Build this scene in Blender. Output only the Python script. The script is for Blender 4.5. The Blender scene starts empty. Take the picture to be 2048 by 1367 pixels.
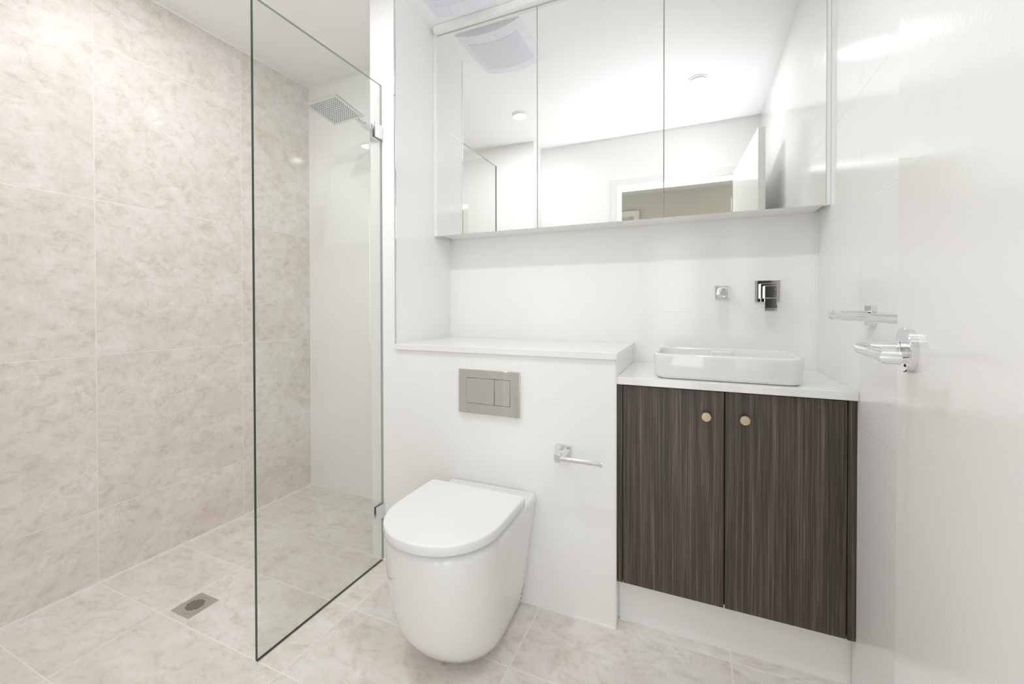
import bpy, bmesh, math, random
from mathutils import Vector, Matrix, Euler
C = bpy.context.scene.collection
R = math.radians

# ------------------------------------------------------------------ camera
cam = bpy.data.cameras.new('camera'); cam.sensor_width = 36.0
cam.lens = 841.88 / 2048 * 36; cam.shift_y = -62.91 / 2048
cam.clip_start = 0.02; cam.clip_end = 50
co = bpy.data.objects.new('camera', cam); C.objects.link(co)
co.rotation_mode = 'QUATERNION'
yaw, pitch, roll = R(23.5303), R(-0.5708), R(-0.0932)
co.location = (0, 0, 1.0705)
co.rotation_quaternion = (Matrix.Rotation(yaw, 4, 'Z') @ Matrix.Rotation(R(90) + pitch, 4, 'X') @ Matrix.Rotation(roll, 4, 'Z')).to_quaternion()
bpy.context.scene.camera = co

# ------------------------------------------------------------------ world, exposure, lights
w = bpy.data.worlds.new('world'); bpy.context.scene.world = w; w.use_nodes = True
w.node_tree.nodes['Background'].inputs[0].default_value = (0.92, 0.96, 1, 1)
w.node_tree.nodes['Background'].inputs[1].default_value = 1.35
vs = bpy.context.scene.view_settings
vs.view_transform = 'Standard'; vs.look = 'None'; vs.gamma = 1; vs.use_curve_mapping = False
vs.exposure = 1.24
cy = bpy.context.scene.cycles
cy.max_bounces = 20; cy.diffuse_bounces = 12; cy.glossy_bounces = 8; cy.transparent_max_bounces = 24; cy.transmission_bounces = 8
bpy.context.scene.display_settings.display_device = 'sRGB'

ZC = 2.37          # ceiling height
def light(name, kind, loc, energy, color=(1, 1, 1), rot=(0, 0, 0), **kw):
    l = bpy.data.lights.new(name, kind); l.energy = energy; l.color = color
    for k, v in kw.items(): setattr(l, k, v)
    o = bpy.data.objects.new(name, l); C.objects.link(o); o.location = loc; o.rotation_euler = rot
    return o
LAMPS = [(-1.091, 0.712), (0.012, 0.712), (-1.60, 0.93)]  # the last one is unseen, added to brighten the shower
WARM = (0.98, 0.98, 1.0)
for i, (x, y) in enumerate(LAMPS):
    light('downlight_beam', 'AREA', (x, y, ZC - 0.016), (2.1, 1.6, 1.35)[i], WARM, shape='DISK', size=0.085)
# the photographer's flash, bounced off the ceiling from the doorway
fd = Vector((-0.26, 0.22, 1.0))
fl = light('bounce_flash', 'SPOT', (-0.12, 0.07, 1.20), 22, (0.93, 0.965, 1.0), spot_size=R(104), spot_blend=1.0, shadow_soft_size=0.06)
fl.rotation_mode = 'QUATERNION'; fl.rotation_quaternion = fd.to_track_quat('-Z', 'Y')

# ------------------------------------------------------------------ material helpers
def mat(name):
    m = bpy.data.materials.new(name); m.use_nodes = True
    nt = m.node_tree; b = nt.nodes['Principled BSDF']
    return m, nt, b
def simple(name, col, rough=0.5, metal=0.0, ior=1.5, coat=0.0, bump=None, spec=None):
    m, nt, b = mat(name)
    b.inputs['Base Color'].default_value = (*col, 1); b.inputs['Roughness'].default_value = rough
    b.inputs['Metallic'].default_value = metal; b.inputs['IOR'].default_value = ior
    b.inputs['Coat Weight'].default_value = coat; b.inputs['Coat Roughness'].default_value = 0.05
    if spec is not None: b.inputs['Specular IOR Level'].default_value = spec
    if bump:
        sc, st, det = bump
        t = nt.nodes.new('ShaderNodeTexCoord'); n = nt.nodes.new('ShaderNodeTexNoise')
        n.inputs['Scale'].default_value = sc; n.inputs['Detail'].default_value = det
        bp = nt.nodes.new('ShaderNodeBump'); bp.inputs['Strength'].default_value = 1.0; bp.inputs['Distance'].default_value = st
        nt.links.new(t.outputs['Object'], n.inputs['Vector']); nt.links.new(n.outputs['Fac'], bp.inputs['Height'])
        nt.links.new(bp.outputs[0], b.inputs['Normal'])
    return m
def mth(nt, op, a, b=None, clamp=False):
    n = nt.nodes.new('ShaderNodeMath'); n.operation = op; n.use_clamp = clamp
    for i, v in enumerate((a, b)):
        if v is None: continue
        if isinstance(v, (int, float)): n.inputs[i].default_value = v
        else: nt.links.new(v, n.inputs[i])
    return n.outputs[0]
def tile(name, axes, offs, pitch, kind, grout_w=0.0015, grout=(0.91, 0.905, 0.895), pale=1.0):
    STONE = [tuple(min(0.9, v ** (1 / pale)) for v in c) for c in globals()['STONE']]
    """kind 'white' or 'stone'; a grid of joints on two object axes"""
    m, nt, b = mat(name); L = nt.links.new
    tc = nt.nodes.new('ShaderNodeTexCoord'); sx = nt.nodes.new('ShaderNodeSeparateXYZ'); L(tc.outputs['Object'], sx.inputs[0])
    ds, ids = [], []
    for a, o, p in zip(axes, offs, pitch):
        q = mth(nt, 'DIVIDE', mth(nt, 'SUBTRACT', sx.outputs['XYZ'.index(a)], o), p)
        ids.append(mth(nt, 'FLOOR', q)); fr = mth(nt, 'FRACT', q)
        ds.append(mth(nt, 'MULTIPLY', mth(nt, 'MINIMUM', fr, mth(nt, 'SUBTRACT', 1.0, fr)), p))
    d = mth(nt, 'MINIMUM', ds[0], ds[1])
    g = nt.nodes.new('ShaderNodeMapRange'); g.clamp = True
    L(d, g.inputs[0]); g.inputs[1].default_value = grout_w * 0.5; g.inputs[2].default_value = grout_w * 0.5 + 0.0010
    g.inputs[3].default_value = 1; g.inputs[4].default_value = 0
    if kind == 'white':
        col = nt.nodes.new('ShaderNodeRGB').outputs[0]; col.default_value = (0.875, 0.872, 0.865, 1)
        b.inputs['Roughness'].default_value = 0.13; b.inputs['IOR'].default_value = 1.5
    else:
        cv = nt.nodes.new('ShaderNodeCombineXYZ'); L(ids[0], cv.inputs[0]); L(ids[1], cv.inputs[1])
        wn = nt.nodes.new('ShaderNodeTexWhiteNoise'); wn.noise_dimensions = '3D'; L(cv.outputs[0], wn.inputs['Vector'])
        off = nt.nodes.new('ShaderNodeVectorMath'); off.operation = 'SCALE'; L(wn.outputs['Color'], off.inputs[0]); off.inputs['Scale'].default_value = 0.9
        ad = nt.nodes.new('ShaderNodeVectorMath'); L(tc.outputs['Object'], ad.inputs[0]); L(off.outputs[0], ad.inputs[1])
        mp = nt.nodes.new('ShaderNodeMapping'); L(ad.outputs[0], mp.inputs[0]); mp.inputs['Rotation'].default_value = (0.5, 0.45, 0.4)
        mp.inputs['Scale'].default_value = (1.0, 1.5, 1.9)
        def noise(sc, det, ro, dist, vec=mp.outputs[0]):
            n = nt.nodes.new('ShaderNodeTexNoise'); L(vec, n.inputs['Vector'])
            n.inputs['Scale'].default_value = sc; n.inputs['Detail'].default_value = det
            n.inputs['Roughness'].default_value = ro; n.inputs['Distortion'].default_value = dist
            return n.outputs['Fac']
        def ramp(fac, stops):
            r = nt.nodes.new('ShaderNodeValToRGB'); L(fac, r.inputs[0]); e = r.color_ramp.elements
            e[0].position, e[0].color = stops[0][0], (*stops[0][1], 1); e[1].position, e[1].color = stops[-1][0], (*stops[-1][1], 1)
            for ps, cc in stops[1:-1]: x = e.new(ps); x.color = (*cc, 1)
            return r.outputs[0]
        def mix(fac, a, c_, mode='MIX'):
            x = nt.nodes.new('ShaderNodeMix'); x.data_type = 'RGBA'; x.blend_type = mode
            if isinstance(fac, (int, float)): x.inputs[0].default_value = fac
            else: L(fac, x.inputs[0])
            for s_, v in ((6, a), (7, c_)):
                if isinstance(v, tuple): x.inputs[s_].default_value = (*v, 1)
                else: L(v, x.inputs[s_])
            return x.outputs[2]
        base = ramp(noise(1.9, 12, 0.66, 0.9), [(0.26, STONE[0]), (0.42, STONE[1]), (0.56, STONE[2]), (0.72, STONE[3])])
        fine = ramp(noise(13, 14, 0.78, 0.5), [(0.34, (0.80, 0.755, 0.70)), (0.48, (0.97, 0.958, 0.945)), (0.62, (1.04, 1.045, 1.05))])
        c1 = mix(1.0, base, fine, 'MULTIPLY')
        big = noise(2.1, 4, 0.6, 1.6)
        vein = mth(nt, 'SUBTRACT', 1.0, mth(nt, 'MULTIPLY', mth(nt, 'ABSOLUTE', mth(nt, 'SUBTRACT', noise(4.2, 8, 0.62, 1.2), 0.5)), 36.0), True)
        gate = mth(nt, 'MULTIPLY', mth(nt, 'SUBTRACT', big, 0.52), 9.0, True)
        c2 = mix(mth(nt, 'MULTIPLY', mth(nt, 'MULTIPLY', vein, gate), 0.42), c1, STONE[4])
        pits = mth(nt, 'MULTIPLY', mth(nt, 'SUBTRACT', noise(38, 6, 0.75, 0.6), 0.615), 14.0, True)
        c3 = mix(mth(nt, 'MULTIPLY', mth(nt, 'MULTIPLY', pits, gate), 0.6), c2, STONE[4])
        lt = mth(nt, 'MULTIPLY', mth(nt, 'SUBTRACT', noise(30, 6, 0.7, 0.8), 0.60), 10.0, True)
        col = mix(mth(nt, 'MULTIPLY', lt, 0.42), c3, STONE[5])
        rr = nt.nodes.new('ShaderNodeMapRange'); L(noise(8, 5, 0.6, 0.2), rr.inputs[0]); rr.inputs[3].default_value = 0.34; rr.inputs[4].default_value = 0.52
        L(rr.outputs[0], b.inputs['Roughness'])
    mx = nt.nodes.new('ShaderNodeMix'); mx.data_type = 'RGBA'; L(g.outputs[0], mx.inputs[0]); L(col, mx.inputs[6]); mx.inputs[7].default_value = (*grout, 1)
    L(mx.outputs[2], b.inputs['Base Color'])
    bp = nt.nodes.new('ShaderNodeBump'); bp.inputs['Strength'].default_value = 0.6; bp.inputs['Distance'].default_value = 0.0008; bp.invert = True
    L(g.outputs[0], bp.inputs['Height'])
    if kind == 'white':        # glazed tile is very slightly wavy
        n = nt.nodes.new('ShaderNodeTexNoise'); L(tc.outputs['Object'], n.inputs['Vector']); n.inputs['Scale'].default_value = 6
        b2 = nt.nodes.new('ShaderNodeBump'); b2.inputs['Distance'].default_value = 0.0012; b2.inputs['Strength'].default_value = 0.5; L(n.outputs['Fac'], b2.inputs['Height'])
        L(b2.outputs[0], bp.inputs['Normal'])
    L(bp.outputs[0], b.inputs['Normal'])
    return m
STONE = [(0.55, 0.475, 0.405), (0.64, 0.575, 0.515), (0.69, 0.645, 0.595), (0.74, 0.715, 0.675), (0.38, 0.30, 0.22), (0.80, 0.78, 0.74)]

M = {}
M['wt_y'] = tile('white_tile_back', 'XZ', (-0.2046, 0.145), (0.6045, 0.30), 'white')
M['wt_yc'] = tile('white_tile_cistern', 'XZ', (-0.8436, 0.145), (0.6045, 0.30), 'white')
M['wt_x'] = tile('white_tile_side', 'YZ', (1.405, 0.145), (0.6045, 0.30), 'white')
M['kick'] = tile('white_tile_plinth', 'XZ', (0.081, 0.3), (0.6045, 0.60), 'white')
M['stone_wall'] = tile('stone_tile_wall', 'YZ', (0.846, 0.285), (0.572, 0.5995), 'stone', 0.0022, (0.84, 0.82, 0.785), 1.5)
M['stone_floor'] = tile('stone_tile_floor', 'XY', (-1.7155, 0.8482), (0.6055, 0.2835), 'stone', 0.0030, (0.88, 0.86, 0.83), 1.75)
M['paint'] = simple('ceiling_paint', (0.88, 0.88, 0.88), 0.6)
M['grout'] = simple('white_silicone', (0.88, 0.875, 0.86), 0.4)
M['hall'] = simple('hall_paint', (0.40, 0.385, 0.32), 0.7)
M['hallfloor'] = simple('hall_floor', (0.62, 0.60, 0.57), 0.6)
M['gloss'] = simple('white_enamel_paint', (0.79, 0.785, 0.765), 0.16, bump=(120, 0.00022, 2))
M['trimwhite'] = simple('white_trim_paint', (0.80, 0.795, 0.78), 0.35)
M['wallpaint'] = simple('satin_wall_paint', (0.87, 0.868, 0.86), 0.45)
M['ceramic'] = simple('white_glazed_ceramic', (0.79, 0.785, 0.775), 0.05, coat=0.5)
M['lid'] = simple('white_seat_plastic', (0.83, 0.83, 0.835), 0.12)
M['stonetop'] = simple('white_engineered_stone', (0.85, 0.845, 0.83), 0.10)
M['cab'] = simple('white_melamine', (0.84, 0.835, 0.81), 0.25)
M['mirror'] = simple('mirror_silvering', (0.94, 0.95, 0.945), 0.0, 1.0)
M['chrome'] = simple('polished_chrome', (0.80, 0.80, 0.82), 0.04, 1.0)
M['satin'] = simple('brushed_steel', (0.52, 0.50, 0.46), 0.30, 1.0)
M['plate'] = simple('mirror_chrome_plate', (0.70, 0.69, 0.66), 0.03, 1.0)
M['brass'] = simple('champagne_brass', (0.50, 0.41, 0.28), 0.30, 1.0)
M['dark'] = simple('dark_gap', (0.015, 0.014, 0.013), 0.8)
M['vent'] = simple('vent_plastic', (0.80, 0.795, 0.86), 0.30)
M['tape'] = simple('yellowed_tape', (0.62, 0.58, 0.46), 0.5, bump=(60, 0.002, 3))
M['red'] = simple('red_residue', (0.62, 0.33, 0.24), 0.6)
M['drain'] = simple('pale_brushed_steel', (0.66, 0.64, 0.60), 0.33, 1.0)
M['nozzle'] = simple('rubber_nozzle', (0.16, 0.20, 0.26), 0.5)
M['headplate'] = simple('pale_satin_chrome', (0.74, 0.74, 0.73), 0.22, 1.0)
def emis(name, col, st):
    m, nt, b = mat(name); b.inputs['Emission Color'].default_value = (*col, 1); b.inputs['Emission Strength'].default_value = st
    b.inputs['Base Color'].default_value = (0.8, 0.8, 0.8, 1); return m
M['lens'] = emis('lamp_lens', (1, 0.97, 0.93), 6)
def glass_mat():
    m = bpy.data.materials.new('clear_glass'); m.use_nodes = True; nt = m.node_tree; nt.nodes.clear()
    o = nt.nodes.new('ShaderNodeOutputMaterial'); mx = nt.nodes.new('ShaderNodeMixShader')
    t = nt.nodes.new('ShaderNodeBsdfTransparent'); t.inputs[0].default_value = (0.962, 0.974, 0.963, 1)
    g = nt.nodes.new('ShaderNodeBsdfGlossy'); g.inputs['Roughness'].default_value = 0.0; g.inputs['Color'].default_value = (0.97, 1, 0.98, 1)
    f = nt.nodes.new('ShaderNodeFresnel'); f.inputs[0].default_value = 1.5
    ge = nt.nodes.new('ShaderNodeNewGeometry')      # the pane's inner faces only transmit
    fr = mth(nt, 'MULTIPLY', mth(nt, 'MULTIPLY', f.outputs[0], 1.7, True), mth(nt, 'SUBTRACT', 1.0, ge.outputs['Backfacing']))
    nt.links.new(fr, mx.inputs[0]); nt.links.new(t.outputs[0], mx.inputs[1]); nt.links.new(g.outputs[0], mx.inputs[2]); nt.links.new(mx.outputs[0], o.inputs[0])
    return m
M['glass'] = glass_mat()
M['edge'] = simple('green_glass_edge', (0.020, 0.055, 0.042), 0.08)
M['edge_top'] = simple('grey_glass_edge', (0.27, 0.33, 0.31), 0.15)
def wood():
    m, nt, b = mat('dark_linear_laminate'); L = nt.links.new
    tc = nt.nodes.new('ShaderNodeTexCoord'); oi = nt.nodes.new('ShaderNodeObjectInfo')
    mp = nt.nodes.new('ShaderNodeMapping'); mp.inputs['Scale'].default_value = (1, 1, 0.009); L(tc.outputs['Object'], mp.inputs[0])
    def noise(sc, det, ro):
        n = nt.nodes.new('ShaderNodeTexNoise'); L(mp.outputs[0], n.inputs['Vector']); n.inputs['Scale'].default_value = sc
        n.inputs['Detail'].default_value = det; n.inputs['Roughness'].default_value = ro; return n.outputs['Fac']
    a = mth(nt, 'ADD', mth(nt, 'MULTIPLY', noise(360, 3, 0.7), 0.74), mth(nt, 'MULTIPLY', noise(45, 3, 0.6), 0.26))
    r = nt.nodes.new('ShaderNodeValToRGB'); L(a, r.inputs[0]); e = r.color_ramp.elements
    e[0].position = 0.34; e[0].color = (0.026, 0.019, 0.015, 1); e[1].position = 0.70; e[1].color = (0.235, 0.185, 0.142, 1)
    x = e.new(0.48); x.color = (0.062, 0.047, 0.036, 1); x = e.new(0.56); x.color = (0.104, 0.081, 0.063, 1)
    L(r.outputs[0], b.inputs['Base Color']); b.inputs['Roughness'].default_value = 0.42
    bp = nt.nodes.new('ShaderNodeBump'); bp.inputs['Distance'].default_value = 0.0003; bp.inputs['Strength'].default_value = 0.5; L(a, bp.inputs['Height']); L(bp.outputs[0], b.inputs['Normal'])
    return m
M['wood'] = wood()

# ------------------------------------------------------------------ mesh helpers
def obj(name, bm, mats, parent=None, smooth=None, bevel=None, seg=3, loc=None):
    me = bpy.data.meshes.new(name); bmesh.ops.recalc_face_normals(bm, faces=bm.faces[:])
    bm.to_mesh(me); bm.free()
    for mm in (mats if isinstance(mats, (list, tuple)) else [mats]): me.materials.append(M[mm] if isinstance(mm, str) else mm)
    o = bpy.data.objects.new(name, me); C.objects.link(o)
    if parent is not None: o.parent = parent
    if loc: o.location = loc
    if bevel:
        b = o.modifiers.new('bevel', 'BEVEL'); b.width = bevel; b.segments = seg; b.limit_method = 'ANGLE'; b.angle_limit = R(40)
        b.harden_normals = False; smooth = 40 if smooth is None else smooth
    if smooth is not None:
        for p in me.polygons: p.use_smooth = True
        me.set_sharp_from_angle(angle=R(smooth))
    return o
def BX(*boxes, mi=0):
    bm = bmesh.new()
    for b in boxes: add_box(bm, *b)
    return bm
def add_box(bm, x0, x1, y0, y1, z0, z1, mat_i=0, mtx=None):
    vs_ = [bm.verts.new((x, y, z)) for x in (x0, x1) for y in (y0, y1) for z in (z0, z1)]
    if mtx is not None:
        for v in vs_: v.co = mtx @ v.co
    for f in ((0, 1, 3, 2), (4, 6, 7, 5), (0, 4, 5, 1), (2, 3, 7, 6), (0, 2, 6, 4), (1, 5, 7, 3)):
        fc = bm.faces.new([vs_[i] for i in f]); fc.material_index = mat_i
    return vs_
def add_cyl(bm, p0, p1, r0, r1=None, n=40, mat_i=0, cap=True):
    r1 = r0 if r1 is None else r1
    p0, p1 = Vector(p0), Vector(p1); d = (p1 - p0).normalized(); q = d.to_track_quat('Z', 'Y')
    rings = []
    for p, r in ((p0, r0), (p1, r1)):
        rings.append([bm.verts.new(p + q @ Vector((r * math.cos(2 * math.pi * i / n), r * math.sin(2 * math.pi * i / n), 0))) for i in range(n)])
    for i in range(n):
        f = bm.faces.new((rings[0][i], rings[0][(i + 1) % n], rings[1][(i + 1) % n], rings[1][i])); f.material_index = mat_i
    if cap:
        bm.faces.new(rings[0][::-1]).material_index = mat_i; bm.faces.new(rings[1]).material_index = mat_i
def add_lathe(bm, prof, origin, axis, n=48, mat_i=0):
    """prof: (radius, distance along axis)"""
    q = Vector(axis).to_track_quat('Z', 'Y'); o = Vector(origin); rings = []
    for r, h in prof:
        if r < 1e-6: rings.append([bm.verts.new(o + q @ Vector((0, 0, h)))])
        else: rings.append([bm.verts.new(o + q @ Vector((r * math.cos(2 * math.pi * i / n), r * math.sin(2 * math.pi * i / n), h))) for i in range(n)])
    for a, b in zip(rings, rings[1:]):
        for i in range(n):
            j = (i + 1) % n
            if len(a) == 1 and len(b) == 1: continue
            if len(a) == 1: f = bm.faces.new((a[0], b[i], b[j]))
            elif len(b) == 1: f = bm.faces.new((a[i], a[j], b[0]))
            else: f = bm.faces.new((a[i], a[j], b[j], b[i]))
            f.material_index = mat_i
def add_tube(bm, pts, r, n=24, mat_i=0, cap=True):
    pts = [Vector(p) for p in pts]; rings = []; up = Vector((0.123, 0.2, 1)).normalized()
    for i, p in enumerate(pts):
        a = (p - pts[i - 1]).normalized() if i else None; b = (pts[i + 1] - p).normalized() if i < len(pts) - 1 else None
        t = ((a or b) + (b or a)).normalized(); k = 1.0
        if a and b: k = 1 / max(0.3, t.dot(a))
        s = t.cross(up).normalized(); u = s.cross(t).normalized()
        ring = []
        for j in range(n):
            v = s * math.cos(2 * math.pi * j / n) + u * math.sin(2 * math.pi * j / n)
            if a and b and (a - b).length > 1e-5:
                m_ = (b - a).normalized(); v = v + m_ * (v.dot(m_)) * (k - 1)
            ring.append(bm.verts.new(p + v * r))
        rings.append(ring)
    for A, B in zip(rings, rings[1:]):
        for j in range(n):
            f = bm.faces.new((A[j], A[(j + 1) % n], B[(j + 1) % n], B[j])); f.material_index = mat_i
    if cap: bm.faces.new(rings[0][::-1]).material_index = mat_i; bm.faces.new(rings[-1]).material_index = mat_i
def loft(bm, rings, cap0=True, cap1=True, mat_i=0):
    R_ = [[bm.verts.new(p) for p in r] for r in rings]; n = len(R_[0])
    for A, B in zip(R_, R_[1:]):
        for j in range(n): bm.faces.new((A[j], A[(j + 1) % n], B[(j + 1) % n], B[j])).material_index = mat_i
    if cap0: bm.faces.new(R_[0][::-1]).material_index = mat_i
    if cap1: bm.faces.new(R_[-1]).material_index = mat_i
def rrect(x0, x1, y0, y1, r, z, n=8):
    out = []
    for cx, cy, a0 in ((x1 - r, y1 - r, 0), (x0 + r, y1 - r, 90), (x0 + r, y0 + r, 180), (x1 - r, y0 + r, 270)):
        for i in range(n + 1):
            a = R(a0 + 90 * i / n); out.append((cx + r * math.cos(a), cy + r * math.sin(a), z))
    return out
def thing(name, label, cat, loc=(0, 0, 0), group=None, rotz=0):
    o = bpy.data.objects.new(name, None); C.objects.link(o); o.location = loc; o.rotation_euler = (0, 0, rotz); o.empty_display_size = 0.05
    o['label'] = label; o['category'] = cat
    if group: o['group'] = group
    return o
def part(name, bm, mats, t, **kw):
    """geometry is written in world coordinates; the thing's own place is taken off"""
    inv = Matrix.Translation(t.location).inverted() if t.parent is None else Matrix.Identity(4)
    bmesh.ops.transform(bm, matrix=inv, verts=bm.verts[:])
    return obj(name, bm, mats, t, **kw)
def tag(o, label, cat, group=None):
    o['label'] = label; o['category'] = cat
    if group: o['group'] = group
    return o
def struct(name, bm, mats, **kw):
    o = obj(name, bm, mats, **kw); o['kind'] = 'structure'; return o
def by_normal(bm, mx, my, mz=0):
    bm.normal_update()
    for f in bm.faces:
        n = f.normal; a = (abs(n.x), abs(n.y), abs(n.z)); f.material_index = (mx, my, mz)[a.index(max(a))]
    return bm

# ------------------------------------------------------------------ room shell
XL, XR, YB = -2.116, 0.4057, 1.832
YC, XC0, XC1, XN = 1.4055, -1.2658, -1.137, -0.2384      # cistern wall face, column sides, ledge end
YF, YS, XS = 0.05, 0.24, -1.17                          # door wall, shower end wall and where they meet
struct('floor', BX((XL, XR, YF - 0.14, YB, -0.10, 0.0)), 'stone_floor')
struct('ceiling', BX((XL - 0.1, XR + 0.1, -0.09, YB + 0.1, ZC, ZC + 0.1)), 'paint')
struct('wall_left', BX((XL - 0.1, XL, YS - 0.1, YB + 0.1, -0.1, ZC)), 'stone_wall')
struct('wall_back', by_normal(BX((XL, XR, YB, YB + 0.1, -0.1, ZC)), 1, 0), ['wt_y', 'wt_x'])
struct('wall_right', BX((XR, XR + 0.1, -0.09, YB + 0.1, -0.1, ZC)), 'wt_x')
struct('wall_column', by_normal(BX((XC0, XC1, YC, YB, 0, ZC)), 1, 0), ['wt_yc', 'wt_x'])
struct('wall_ledge', by_normal(BX((XC1, XN, YC, YB, 0, 0.8941)), 1, 0), ['wt_yc', 'wt_x'])
OX0, OX1, OZ = -0.544, 0.252, 1.985                       # door opening
bm = BX((XS, OX0 - 0.012, -0.09, YF, 0, ZC), (OX1 + 0.012, XR, -0.09, YF, 0, ZC), (OX0 - 0.012, OX1 + 0.012, -0.09, YF, OZ + 0.012, ZC))
struct('wall_front', bm, 'wallpaint')
struct('wall_shower_end', BX((XL, XS, -0.09, YS, 0, ZC)), 'wallpaint')
# door lining and architrave
bm = bmesh.new()
add_box(bm, OX0 - 0.012, OX0, -0.10, YF + 0.004, 0, OZ); add_box(bm, OX1, OX1 + 0.012, -0.10, YF + 0.004, 0, OZ)
add_box(bm, OX0 - 0.012, OX1 + 0.012, -0.10, YF + 0.004, OZ, OZ + 0.012)
add_box(bm, OX0 - 0.055, OX0 - 0.006, YF, YF + 0.016, 0, OZ + 0.055); add_box(bm, OX1 + 0.006, OX1 + 0.055, YF, YF + 0.016, 0, OZ + 0.055)
add_box(bm, OX0 - 0.006, OX1 + 0.006, YF, YF + 0.016, OZ + 0.006, OZ + 0.055)
struct('trim_1', bm, 'trimwhite')
# silicone joints
struct('trim_2', BX((XL, XL + 0.005, YS, YB, 0, 0.006)), 'grout')
struct('trim_3', BX((XL, XC0, YB - 0.004, YB, 0, 0.005), (XL, XL + 0.003, YB - 0.003, YB, 0, ZC)), 'grout')
struct('trim_4', BX((XC0, XN, YC - 0.004, YC, 0, 0.005), (XC0 - 0.003, XC0, YC, YB, 0, 0.004)), 'grout')
struct('trim_5', BX((XL, XL + 0.006, YS, YB, ZC - 0.006, ZC), (XL, XC0, YB - 0.004, YB, ZC - 0.005, ZC)), 'grout')
struct('trim_6', BX((XC1, XC1 + 0.003, YB - 0.003, YB, 0.9169, 1.40), (XR - 0.003, XR, YB - 0.003, YB, 0.8366, 1.40)), 'grout')
# metal corner trims of the tiling
struct('trim_7', BX((XC1 - 0.004, XC1 + 0.0015, YC - 0.0015, YC + 0.004, 0.9169, ZC)), 'chrome')
struct('trim_8', BX((XN - 0.004, XN + 0.0015, YC - 0.0015, YC + 0.004, 0, 0.8941)), 'trimwhite')
# hall beyond the doorway
struct('wall_hall_far', BX((-1.6, -0.5, -1.83, -1.73, 0, ZC), (0.02, 0.44, -1.83, -1.73, 0, ZC), (1.2, 1.4, -1.83, -1.73, 0, ZC), (-0.5, 0.02, -1.83, -1.73, 1.95, ZC), (0.44, 1.2, -1.83, -1.73, 1.95, ZC)), 'hall')  # window openings added; the pier between them keeps the spout's reflection dark
struct('wall_hall_near', BX((-1.6, OX0 - 0.06, -0.10, -0.09, 0, ZC), (OX1 + 0.06, 1.4, -0.10, -0.09, 0, ZC), (OX0 - 0.06, OX1 + 0.06, -0.10, -0.09, OZ + 0.05, ZC)), 'hall')
struct('floor_hall', BX((-1.6, 1.4, -1.73, -0.09, -0.1, -0.001)), 'hallfloor')
struct('ceiling_hall', BX((-1.7, 1.5, -1.83, -0.09, ZC, ZC + 0.1)), 'hall')
for k, (wa, wb_) in enumerate(((-0.5, 0.02), (0.44, 1.2))):      # added unseen windows, letting world light in to fill the low areas
    struct('added_window_%d' % (k + 1), BX((wa, wa + 0.04, -1.80, -1.76, 0, 1.95), (wb_ - 0.04, wb_, -1.80, -1.76, 0, 1.95), (wa + 0.04, wb_ - 0.04, -1.80, -1.76, 1.91, 1.95), (wa + 0.04, wb_ - 0.04, -1.80, -1.76, 0, 0.04)), 'trimwhite')
bm = BX((-1.5, -1.44, -1.73, -1.71, 0, 2.18), (-0.66, -0.60, -1.73, -1.71, 0, 2.18), (-1.44, -0.66, -1.73, -1.71, 2.12, 2.18), (-1.44, -0.66, -1.73, -1.722, 0, 2.08))
struct('door_2', bm, simple('hall_trim', (0.52, 0.50, 0.43), 0.5))

# ------------------------------------------------------------------ open door leaf with lever
d1 = bpy.data.objects.new('door_1', None); C.objects.link(d1); d1['kind'] = 'structure'
A = R(4.0); LEN = 0.815
LX, LY = 0.2947, 0.8585                                    # latch corner on the room side
d1.location = (LX, LY, 0); d1.rotation_euler = (0, 0, -A)   # local -Y runs from the latch edge to the hinges, -X faces the room
obj('leaf', BX((0, 0.034, -LEN, 0, 0.008, 1.992)), 'gloss', d1, bevel=0.0012, seg=2)
ry, rz = -0.058, 1.0055
bm = bmesh.new()
add_lathe(bm, [(0, -0.0005), (0.033, -0.0005), (0.033, 0.0085), (0.0320, 0.0098), (0.012, 0.010), (0, 0.010)], (0, ry, rz), (-1, 0, 0), 64)
obj('rose', bm, 'chrome', d1, smooth=35)
bm = bmesh.new(); add_lathe(bm, [(0, 0), (0.0022, 0), (0.0022, 0.0006), (0, 0.0006)], (-0.0100, ry - 0.012, rz - 0.022), (-1, 0, 0), 16)
obj('screw_hole', bm, 'dark', d1)
bm = bmesh.new()
add_cyl(bm, (-0.008, ry, rz), (-0.014, ry, rz), 0.0125); add_cyl(bm, (-0.0145, ry, rz), (-0.017, ry, rz), 0.0118)
add_tube(bm, [(-0.010, ry, rz), (-0.057, ry, rz), (-0.057, ry - 0.116, rz - 0.001), (-0.0435, ry - 0.116, rz - 0.001)], 0.0088, 32)
obj('lever', bm, 'chrome', d1, smooth=35)
bm = bmesh.new(); add_box(bm, 0.005, 0.029, -0.0005, 0.0012, rz - 0.08, rz + 0.08)
obj('latch_plate', bm, 'satin', d1)
for z in (0.2, 1.0, 1.78):
    bm = bmesh.new(); add_cyl(bm, (-0.004, -LEN - 0.003, z - 0.045), (-0.004, -LEN - 0.003, z + 0.045), 0.006, n=20)
    obj('hinge', bm, 'satin', d1, smooth=35)

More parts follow.
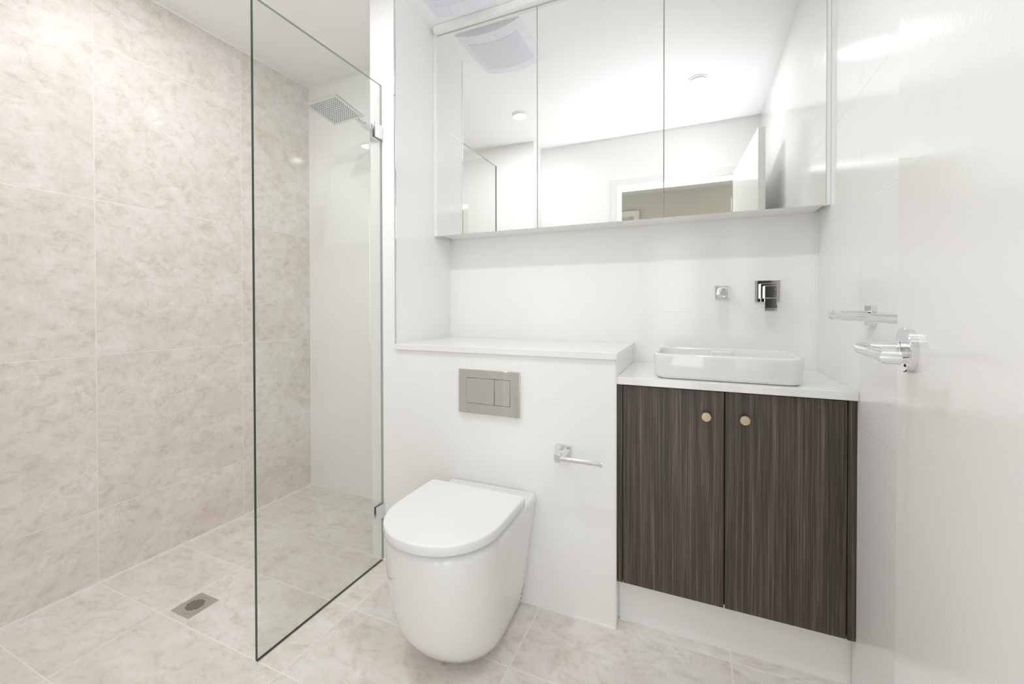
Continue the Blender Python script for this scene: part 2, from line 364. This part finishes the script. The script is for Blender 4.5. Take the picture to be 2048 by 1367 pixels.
# ------------------------------------------------------------------ shower screen
GX = -1.21
t = thing('shower_screen', 'frameless clear glass shower screen with green edge standing on the stone floor', 'shower screen', (GX, 1.10, 0))
bm = bmesh.new(); add_box(bm, GX - 0.005, GX + 0.005, 0.8458, YC - 0.002, 0.003, 1.9945); bm.normal_update()
for f in bm.faces:
    n = f.normal; f.material_index = 0 if abs(n.x) > 0.5 else (1 if n.y < -0.5 else 2)
part('glass_pane', bm, ['glass', 'edge', 'edge_top'], t)
for z0 in (1.766, 0.186):
    part('wall_clamp', BX((GX - 0.053, GX - 0.006, YC - 0.006, YC, z0, z0 + 0.056), (GX - 0.013, GX - 0.0052, YC - 0.046, YC - 0.001, z0, z0 + 0.056), (GX + 0.0052, GX + 0.011, YC - 0.046, YC - 0.001, z0, z0 + 0.056)), 'chrome', t, bevel=0.0008, seg=2)
part('floor_seal', BX((GX - 0.005, GX + 0.005, 0.8462, YC - 0.004, 0.0, 0.003)), simple('grey_seal', (0.50, 0.52, 0.47), 0.35), t)

# ------------------------------------------------------------------ shower head and arm
HC = Vector((-1.617, 1.550, 2.026)); HM = Matrix.Translation(HC) @ Euler((R(-7.84), R(-3.69), R(2.2)), 'XYZ').to_matrix().to_4x4()
t = thing('rain_shower', 'square chrome rain shower head on a wall arm inside the shower', 'shower head', (HC.x, HC.y, HC.z))
bm = bmesh.new(); add_box(bm, -0.095, 0.095, -0.095, 0.095, 0.0, 0.009, 0, HM); part('spray_plate', bm, 'headplate', t, bevel=0.0015, seg=2)
bm = bmesh.new(); k = 13
for i in range(k):
    for j in range(k):
        x = (i - (k - 1) / 2) * 0.0124; y = (j - (k - 1) / 2) * 0.0124
        add_cyl(bm, HM @ Vector((x, y, 0.0005)), HM @ Vector((x, y, -0.0025)), 0.0026, 0.0020, 10)
o = part('nozzles', bm, 'nozzle', t); o['kind'] = 'stuff'
bm = bmesh.new(); add_lathe(bm, [(0, 0), (0.024, 0), (0.022, 0.008), (0.012, 0.014), (0.012, 0.026), (0, 0.03)], HM @ Vector((0, 0, 0.009)), (HM.to_3x3() @ Vector((0, 0, 1))), 32)
part('ball_joint', bm, 'chrome', t, smooth=35)
tip = HM @ Vector((0, 0, 0.032))
bm = bmesh.new(); add_tube(bm, [(-1.600, 1.829, 2.014), (-1.590, 1.74, 2.016), (-1.588, 1.70, 2.022), (-1.600, 1.63, 2.046), tip], 0.0125, 24)
add_cyl(bm, (-1.5905, 1.745, 2.0158), (-1.5880, 1.712, 2.0190), 0.0165)
part('shower_arm', bm, 'chrome', t, smooth=40)
part('wall_flange', BX((-1.626, -1.574, YB - 0.009, YB - 0.0005, 1.988, 2.040)), 'chrome', t, bevel=0.001, seg=2)

# ------------------------------------------------------------------ floor drain
t = thing('floor_drain', 'square steel shower drain set into the stone floor', 'drain', (-1.6424, 0.9205, 0))
x0, x1, y0, y1 = -1.6935, -1.5915, 0.870, 0.971
cx, cy = (x0 + x1) / 2, (y0 + y1) / 2
n = 64; bm = bmesh.new()
def sq(a, h): # point on square of half size h in direction a
    c_, s_ = math.cos(a), math.sin(a); k = h / max(abs(c_), abs(s_)); return cx + c_ * k, cy + s_ * k
inn = [bm.verts.new((cx + 0.041 * math.cos(2 * math.pi * i / n), cy + 0.041 * math.sin(2 * math.pi * i / n), 0.0016)) for i in range(n)]
ot = [bm.verts.new((*sq(2 * math.pi * i / n, 0.0508), 0.0016)) for i in range(n)]
ob = [bm.verts.new((*sq(2 * math.pi * i / n, 0.0508), 0.0002)) for i in range(n)]
for i in range(n):
    j = (i + 1) % n; bm.faces.new((inn[i], inn[j], ot[j], ot[i])); bm.faces.new((ot[i], ot[j], ob[j], ob[i]))
part('frame', bm, 'drain', t)
bm = bmesh.new(); add_lathe(bm, [(0, 0.0003), (0.0395, 0.0003), (0.0395, 0.0017), (0.0385, 0.0021), (0, 0.0021)], (cx, cy, 0), (0, 0, 1), 64)
part('grate', bm, 'drain', t)
bm = bmesh.new()
for i in range(7):
    x = (i - 3) * 0.0085; h = math.sqrt(max(0, 0.030 ** 2 - x * x)) * (0.98 if abs(i - 3) < 3 else 0.95)
    rr = []
    for a in range(12):
        an = math.pi * a / 11; rr.append((cx + x + 0.0019 * math.cos(an), cy + h - 0.002 + 0.0019 * math.sin(an)))
    for a in range(12):
        an = math.pi + math.pi * a / 11; rr.append((cx + x + 0.0019 * math.cos(an), cy - h + 0.002 + 0.0019 * math.sin(an)))
    loft(bm, [[(p[0], p[1], 0.0019) for p in rr], [(p[0], p[1], 0.00235) for p in rr]])
part('slots', bm, 'dark', t)

# ------------------------------------------------------------------ toilet
TX = -0.693
t = thing('toilet', 'white back-to-wall toilet with closed lid against the white tiled ledge', 'toilet', (TX, 1.15, 0))
def dshape(hw, yf, yb, z, n=28, ex=2.0, cxs=TX, rb=0.012, straight=None, hwb=None):
    """D outline: straight sides from the back, a rounded front; anti-clockwise from the back right"""
    ys = yf + (straight if straight is not None else hw * 1.02)     # where the sides begin to curve
    ys = min(ys, yb - 0.02); out = []; wb = hw if hwb is None else hwb
    def wx(y): return wb + (hw - wb) * min(1, (yb - y) / (yb - ys)) ** 0.8
    for i in range(5): a = R(90 * (1 - i / 4)); out.append((cxs + wb - rb + rb * math.cos(a), yb - rb + rb * math.sin(a), z))
    for i in range(1, 9): y = yb - rb + (ys - yb + rb) * i / 9; out.append((cxs + (wx(y) if wb != hw else hw), y, z))
    for i in range(n + 1):
        a = math.pi * i / n; c_, s_ = math.cos(a), math.sin(a)
        out.append((cxs + hw * (1 if c_ >= 0 else -1) * abs(c_) ** (2 / ex), ys - (ys - yf) * abs(s_) ** (2 / ex), z))
    for i in range(1, 9): y = ys + (yb - rb - ys) * i / 9; out.append((cxs - (wx(y) if wb != hw else hw), y, z))
    for i in range(5): a = R(180 - 90 * i / 4); out.append((cxs - wb + rb - rb * abs(math.cos(a)), yb - rb + rb * math.sin(a), z))
    return out
prof = [(0.007, 0.100, 1.118), (0.010, 0.114, 1.092), (0.022, 0.132, 1.058), (0.045, 0.147, 1.022), (0.08, 0.159, 0.990), (0.12, 0.168, 0.964), (0.17, 0.174, 0.944),
        (0.23, 0.1785, 0.928), (0.29, 0.179, 0.920), (0.345, 0.181, 0.9165), (0.380, 0.182, 0.916), (0.392, 0.1805, 0.9175), (0.400, 0.177, 0.921), (0.4045, 0.171, 0.927), (0.406, 0.163, 0.935)]
bm = bmesh.new(); loft(bm, [dshape(hw, yf, YC - 0.0015, z, ex=2.12, hwb=min(hw - 0.001, 0.122 + 0.058 * z / 0.408)) for z, hw, yf in prof])
bowl = part('bowl', bm, 'ceramic', t, smooth=50)
bm = bmesh.new()
def slab(bm, hw, yf, yb, z0, z1, r, mat_i=0, rb=0.012, ex=2.1, steps=6):
    rg = []
    for i in range(steps + 1):
        a = R(90 * i / steps); q = r * (1 - math.cos(a)); rg.append((hw - q, yf + q, yb - q, z1 - r + r * math.sin(a)))
    rings = [dshape(hw - 0.002, yf + 0.002, yb, z0, rb=rb, ex=ex), dshape(hw, yf, yb, z0 + 0.002, rb=rb, ex=ex)] + [dshape(a, b, c_, z, rb=rb, ex=ex) for a, b, c_, z in rg]
    loft(bm, rings)
TLX = TX
slab(bm, 0.166, 0.932, 1.262, 0.4065, 0.4165, 0.001, rb=0.012)
part('seat', bm, simple('grey_seat_buffer', (0.35, 0.35, 0.36), 0.4), t, smooth=50)
bm = bmesh.new(); slab(bm, 0.1835, 0.907, 1.285, 0.4160, 0.4450, 0.006, rb=0.014)
part('lid', bm, 'lid', t, smooth=50)
bm = bmesh.new(); add_lathe(bm, [(0, 0), (0.006, 0), (0.006, 0.0015), (0, 0.002)], (-0.5735, 1.29, 0.050), (1, 0, 0), 20)
part('fixing_cap', bm, 'cab', t)
bm = bmesh.new(); random.seed(4)
for q in range(9):
    y = 1.352 + random.uniform(-0.006, 0.012); z = 0.050 + q * 0.0042; x = -0.693 + 0.1255 + 0.058 * z / 0.408 + (1.4 - y) * 0.10
    add_box(bm, x - 0.003, x + 0.0012, y, y + random.uniform(0.001, 0.003), z, z + random.uniform(0.0015, 0.004))
part('sticker_remnant', bm, 'red', t)['label'] = 'red scraps of a torn sticker'
# strip of torn tape under the front
bm = bmesh.new(); random.seed(2)
pts = [(-0.700, 1.066), (-0.688, 1.056), (-0.677, 1.062), (-0.671, 1.074), (-0.674, 1.103), (-0.696, 1.103)]
loft(bm, [[(x, y, 0.0008) for x, y in pts], [(x, y, 0.002) for x, y in pts]])
pts = [(-0.696, 1.078), (-0.680, 1.070), (-0.676, 1.095), (-0.693, 1.095)]
loft(bm, [[(x, y, 0.002) for x, y in pts], [(x + 0.002, y + 0.004, 0.012) for x, y in pts]])
tag(obj('tape_scrap', bm, 'tape'), 'torn yellowish scrap of tape poking out under the toilet front', 'tape')

# ------------------------------------------------------------------ flush plate
t = thing('flush_plate', 'shiny dual flush plate on the white tiles above the toilet', 'flush plate', (-0.704, YC, 0.752))
x0, x1, z0, z1 = -0.829, -0.5785, 0.6675, 0.8325
hx0, hx1, hz0, hz1 = -0.7965, -0.6145, 0.7050, 0.8015
bm = bmesh.new(); y0, y1 = YC - 0.013, YC
O = [(x0, z0), (x1, z0), (x1, z1), (x0, z1)]; I = [(hx0, hz0), (hx1, hz0), (hx1, hz1), (hx0, hz1)]
V = [[bm.verts.new((a, y, b)) for a, b in q] for y in (y0, y1) for q in (O, I)]
for i in range(4):
    j = (i + 1) % 4
    bm.faces.new((V[0][i], V[0][j], V[1][j], V[1][i])); bm.faces.new((V[2][i], V[3][i], V[3][j], V[2][j]))
    bm.faces.new((V[0][i], V[2][i], V[2][j], V[0][j])); bm.faces.new((V[1][i], V[1][j], V[3][j], V[3][i]))
part('frame_plate', bm, 'plate', t, bevel=0.0008, seg=2)
part('back_plate', BX((hx0, hx1, YC - 0.004, YC, hz0, hz1)), 'dark', t)
part('large_button', BX((hx0 + 0.0013, -0.6790, YC - 0.0135, YC - 0.004, hz0 + 0.0013, hz1 - 0.0013)), 'plate', t, bevel=0.0007, seg=2)
part('small_button', BX((-0.6772, hx1 - 0.0013, YC - 0.0135, YC - 0.004, hz0 + 0.0013, hz1 - 0.0013)), 'plate', t, bevel=0.0007, seg=2)
bm = bmesh.new()
for i in range(7): add_box(bm, -0.6105 + i * 0.0032, -0.6105 + i * 0.0032 + 0.0022, YC - 0.0133, YC - 0.0129, 0.8215, 0.8245)
part('engraved_mark', bm, 'satin', t)

# ------------------------------------------------------------------ toilet roll holder
t = thing('toilet_roll_holder', 'empty chrome toilet roll holder with square mount beside the dark vanity', 'toilet roll holder', (-0.416, YC, 0.566))
part('wall_plate', BX((-0.4417, -0.3915, YC - 0.010, YC, 0.5425, 0.5925)), 'chrome', t, bevel=0.0008, seg=2)
bm = BX((-0.4265, -0.4065, 1.325, YC - 0.008, 0.556, 0.582)); part('post', bm, 'chrome', t, bevel=0.0015, seg=2)
bm = bmesh.new(); add_lathe(bm, [(0, 0), (0.0075, 0), (0.0075, 0.129), (0.0098, 0.135), (0.0102, 0.139), (0, 0.139)], (-0.4085, 1.336, 0.5670), (1, 0, 0), 36)
part('roll_bar', bm, 'chrome', t, smooth=35)

# ------------------------------------------------------------------ ledge top and worktop
t = tag(obj('ledge_top', BX((XC1, XN + 0.0035, YC - 0.010, YB - 0.0005, 0.8941, 0.9169)), 'stonetop', bevel=0.0012, seg=2), 'white stone ledge top above the toilet and flush plate', 'shelf')
tag(obj('worktop', BX((XN + 0.0005, XR - 0.0005, 1.4090, YB - 0.0005, 0.8135, 0.8366)), 'stonetop', bevel=0.0012, seg=2), 'white stone worktop under the basin on the dark vanity', 'worktop')

# ------------------------------------------------------------------ vanity
t = thing('vanity_cabinet', 'dark brown wood-grain two door vanity below the white worktop', 'cabinet', (0.083, 1.62, 0))
VY = 1.4213
part('carcass', BX((-0.2345, 0.4015, VY + 0.019, YB - 0.001, 0.152, 0.8130)), 'dark', t)
part('filler_panel', BX((-0.2372, -0.2200, VY + 0.001, VY + 0.019, 0.1515, 0.8115)), 'wood', t, bevel=0.0006, seg=1)
part('filler_panel', BX((0.3855, 0.4040, VY + 0.001, VY + 0.019, 0.1505, 0.8115)), 'wood', t, bevel=0.0006, seg=1)
for a, b, kx in ((-0.2180, 0.0808, 0.0315), (0.0840, 0.3830, 0.1353)):
    d = part('door', BX((a, b, VY, VY + 0.018, 0.1525, 0.8095)), 'wood', t, bevel=0.0006, seg=1)
    bm = bmesh.new(); add_lathe(bm, [(0, 0.0), (0.0065, 0.0), (0.0060, 0.006), (0.0070, 0.011), (0.0128, 0.0150), (0.0140, 0.0165), (0.0140, 0.0195), (0.0128, 0.0210), (0, 0.0213)], (kx, VY, 0.7335), (0, -1, 0), 48)
    bmesh.ops.transform(bm, matrix=Matrix.Translation(t.location).inverted(), verts=bm.verts[:])
    kb = obj('knob', bm, 'brass', d, smooth=35); kb['label'] = 'round champagne brass knob'
part('plinth', BX((XN + 0.0005, XR - 0.0005, 1.4618, 1.480, 0.0, 0.150)), 'kick', t)['label'] = 'white tiled plinth'
struct('trim_9', BX((XN + 0.001, XR - 0.001, 1.4580, 1.4618, 0, 0.004), (0.3965, 0.3985, 1.4605, 1.4625, 0.004, 0.15), (XN + 0.001, XN + 0.004, YC, 1.4618, 0, 0.004)), 'grout')

# ------------------------------------------------------------------ basin
t = thing('wash_basin', 'white rectangular ceramic counter basin with rounded corners on the worktop', 'basin', (0.083, 1.565, 0.8366))
bx0, bx1, by0, by1, bz0, bz1 = -0.1265, 0.2945, 1.432, 1.703, 0.8368, 0.9175
bm = bmesh.new(); rings = []
def ring(ins, z, r): return rrect(bx0 + ins, bx1 - ins, by0 + ins, by1 - ins, max(r, 0.004), z, 10)
for ins, z, r in ((0.020, bz0, 0.032), (0.012, bz0 + 0.001, 0.038), (0.006, bz0 + 0.006, 0.042), (0.0035, bz0 + 0.014, 0.044), (0.0012, bz0 + 0.045, 0.046), (0.0, bz1 - 0.010, 0.047),
                  (0.0004, bz1 - 0.005, 0.047), (0.0022, bz1 - 0.0018, 0.045), (0.0055, bz1, 0.042), (0.0085, bz1, 0.039), (0.0115, bz1 - 0.002, 0.037), (0.0130, bz1 - 0.006, 0.036),
                  (0.016, bz1 - 0.030, 0.030), (0.022, bz1 - 0.052, 0.034), (0.036, bz1 - 0.064, 0.040), (0.060, bz1 - 0.068, 0.040), (0.110, bz1 - 0.070, 0.020)):
    rings.append(ring(ins, z, r))
loft(bm, rings)
part('bowl', bm, 'ceramic', t, smooth=50)
bm = BX((0.050, 0.118, 1.640, 1.674, bz1 - 0.040, bz1 - 0.006)); part('overflow_cover', bm, 'ceramic', t, bevel=0.004, seg=3)
bm = bmesh.new(); add_lathe(bm, [(0, 0), (0.031, 0), (0.031, 0.003), (0.027, 0.006), (0, 0.007)], (0.084, 1.575, bz1 - 0.0705), (0, 0, 1), 40)
part('waste', bm, 'chrome', t, smooth=35)

# ------------------------------------------------------------------ wall spout
t = thing('wall_spout', 'small chrome water outlet with square plate on the wall above the basin', 'tap outlet', (0.096, YB, 1.124))
part('wall_plate', BX((0.0705, 0.1213, YB - 0.009, YB - 0.0005, 1.0990, 1.1485)), 'chrome', t, bevel=0.001, seg=2)
bm = bmesh.new()
def dring(cx_, y, zc, r, flat):
    out = []
    for i in range(33):
        a = R(-30 + 240 * i / 32); out.append((cx_ + r * math.cos(a), y, zc + r * math.sin(a)))
    return out
loft(bm, [dring(0.0965, YB - 0.008, 1.1265, 0.0185, 0), dring(0.0965, YB - 0.075, 1.1245, 0.0178, 0), dring(0.0965, YB - 0.100, 1.1205, 0.0165, 0), dring(0.0965, YB - 0.110, 1.115, 0.0130, 0)])
part('spout', bm, 'chrome', t, smooth=40)
bm = bmesh.new(); add_cyl(bm, (0.0965, YB - 0.085, 1.120), (0.0965, YB - 0.085, 1.103), 0.0125); part('aerator', bm, 'chrome', t, smooth=40)

# ------------------------------------------------------------------ mixer
t = thing('wall_mixer', 'square chrome wall mixer with hanging flat lever above the basin', 'mixer tap', (0.247, YB, 1.126))
part('wall_plate', BX((0.2060, 0.2880, YB - 0.007, YB - 0.0005, 1.0850, 1.1660)), 'plate', t, bevel=0.001, seg=2)
part('body', BX((0.2215, 0.2745, YB - 0.035, YB - 0.006, 1.0980, 1.1535)), 'plate', t, bevel=0.0012, seg=2)
part('lever', BX((0.2315, 0.2710, YB - 0.060, YB - 0.034, 1.0990, 1.1440), (0.2315, 0.2710, YB - 0.060, YB - 0.048, 1.0500, 1.0990)), 'plate', t, bevel=0.0012, seg=2)
bm = bmesh.new(); add_lathe(bm, [(0, 0), (0.0016, 0), (0.0016, 0.0004), (0, 0.0005)], (0.2640, YB - 0.060, 1.1310), (0, -1, 0), 16); part('indicator_dot', bm, 'red', t)

# ------------------------------------------------------------------ towel rail
t = thing('towel_rail', 'short chrome towel rail with round bar on the white tiles behind the door edge', 'towel rail', (XR, 1.32, 1.046))
for yy in (1.297, 0.925):
    part('wall_mount', BX((XR - 0.011, XR, yy, yy + 0.044, 1.0205, 1.0710)), 'chrome', t, bevel=0.0008, seg=2)
    part('post', BX((XR - 0.062, XR - 0.010, yy + 0.010, yy + 0.034, 1.0335, 1.0580)), 'chrome', t, bevel=0.001, seg=2)
bm = bmesh.new(); add_lathe(bm, [(0, 0), (0.0122, 0), (0.0122, 0.0022), (0.0112, 0.004), (0.0092, 0.008), (0.0090, 0.012), (0.0090, 0.435), (0, 0.435)], (0.3335, 1.356, 1.0458), (0, -1, 0), 40)
part('bar', bm, 'chrome', t, smooth=35)

# ------------------------------------------------------------------ mirror cabinet
MY = 1.681
t = thing('mirror_cabinet', 'wide three door mirror cabinet fixed above the basin and ledge', 'mirror cabinet', (-0.36, MY + 0.07, 1.40))
mx0, mx1, mz0, mz1 = -1.1158, 0.3925, 1.402, 2.334
part('carcass', BX((mx0 + 0.001, mx1 - 0.001, MY + 0.020, YB - 0.001, mz0 + 0.004, mz1 - 0.004)), 'cab', t, bevel=0.0008, seg=1)
edges = [mx0, -0.6140, -0.1100, mx1]
TILT = (0.0, 0.0, 0.0)
for k in range(3):
    a, b = edges[k] + (0 if k == 0 else 0.0014), edges[k + 1] - (0 if k == 2 else 0.0014)
    bm = bmesh.new(); add_box(bm, a, b, MY + 0.004, MY + 0.019, mz0, mz1); d = part('door', bm, 'cab', t)
    bm = bmesh.new(); add_box(bm, a + 0.0006, b - 0.0006, MY, MY + 0.004, mz0 + 0.001, mz1 - 0.001)
    bmesh.ops.transform(bm, matrix=Matrix.Translation(t.location).inverted(), verts=bm.verts[:])
    obj('mirror', bm, 'mirror', d)
part('side_filler', BX((XC1 + 0.0005, mx0 - 0.001, MY + 0.003, MY + 0.021, mz0, ZC - 0.001)), 'cab', t)
part('side_filler', BX((mx1 + 0.001, XR - 0.0005, MY + 0.003, MY + 0.021, mz0, ZC - 0.001)), 'cab', t)
part('top_filler', BX((mx0 - 0.001, mx1 + 0.001, MY - 0.026, YB - 0.001, mz1 + 0.004, ZC - 0.001)), 'cab', t, bevel=0.001, seg=1)

# ------------------------------------------------------------------ downlights
def downlight(x, y, label, grp='recessed ceiling downlights'):
    t = thing('downlight', label, 'light', (x, y, ZC), grp)
    bm = bmesh.new(); add_lathe(bm, [(0.041, -0.0135), (0.043, -0.006), (0.054, -0.004), (0.0555, 0.0), (0.041, 0.0)], (x, y, ZC), (0, 0, 1), 64)
    part('trim_ring', bm, 'trimwhite', t, smooth=35)
    bm = bmesh.new(); add_lathe(bm, [(0, 0.0), (0.0405, 0.0), (0.0405, 0.003), (0, 0.003)], (x, y, ZC - 0.0125), (0, 0, 1), 48)
    part('lens', bm, 'lens', t)
    return t
downlight(*LAMPS[0], 'round white downlight seen in the left mirror door, near the exhaust fan')
downlight(*LAMPS[1], 'round white downlight seen in the right mirror door')

downlight(*LAMPS[2], 'unseen round white downlight added to brighten the shower, left of the glass screen')

# ------------------------------------------------------------------ exhaust fan
fx0, fx1, fy0, fy1 = -1.0625, -0.7290, 1.2610, 1.6050
t = thing('exhaust_fan', 'square white louvred exhaust fan cover on the ceiling by the mirror cabinet', 'exhaust fan', ((fx0 + fx1) / 2, (fy0 + fy1) / 2, ZC))
SAG = 0.029; EDGE = 0.004
def sagz(u): return ZC - EDGE - SAG * (1 - (2 * u - 1) ** 2)
bm = bmesh.new(); N = 28
top = [[bm.verts.new((fx0 + (fx1 - fx0) * i / N, y, sagz(i / N))) for i in range(N + 1)] for y in (fy0, fy1)]
bas = [[bm.verts.new((fx0 + (fx1 - fx0) * i / N, y, ZC - 0.0003)) for i in range(N + 1)] for y in (fy0, fy1)]
for i in range(N):
    bm.faces.new((top[0][i], top[0][i + 1], top[1][i + 1], top[1][i])); bm.faces.new((top[0][i], bas[0][i], bas[0][i + 1], top[0][i + 1])); bm.faces.new((top[1][i], top[1][i + 1], bas[1][i + 1], bas[1][i]))
bm.faces.new((top[0][0], top[1][0], bas[1][0], bas[0][0])); bm.faces.new((top[0][N], bas[0][N], bas[1][N], top[1][N]))
part('cover', bm, 'vent', t, smooth=30)
bm = bmesh.new(); NS = 26; ya, yb = fy0 + 0.050, fy1 - 0.064
for s_ in range(NS):
    y = ya + (yb - ya) * s_ / NS; rg = []
    for i in range(3, N - 2):
        u = i / N; z = sagz(u); x = fx0 + (fx1 - fx0) * u
        rg.append([(x, y, z + 0.0005), (x, y, z - 0.0026), (x, y + 0.0064, z - 0.0018), (x, y + 0.0064, z + 0.0005)])
    loft(bm, rg)
part('louvres', bm, 'vent', t)
for u in (0.27, 0.60):
    bm = bmesh.new(); x = fx0 + (fx1 - fx0) * u; add_box(bm, x, x + 0.003, fy1 - 0.056, fy1 - 0.020, sagz(u) - 0.004, sagz(u) + 0.001)
    part('clip', bm, 'vent', t)
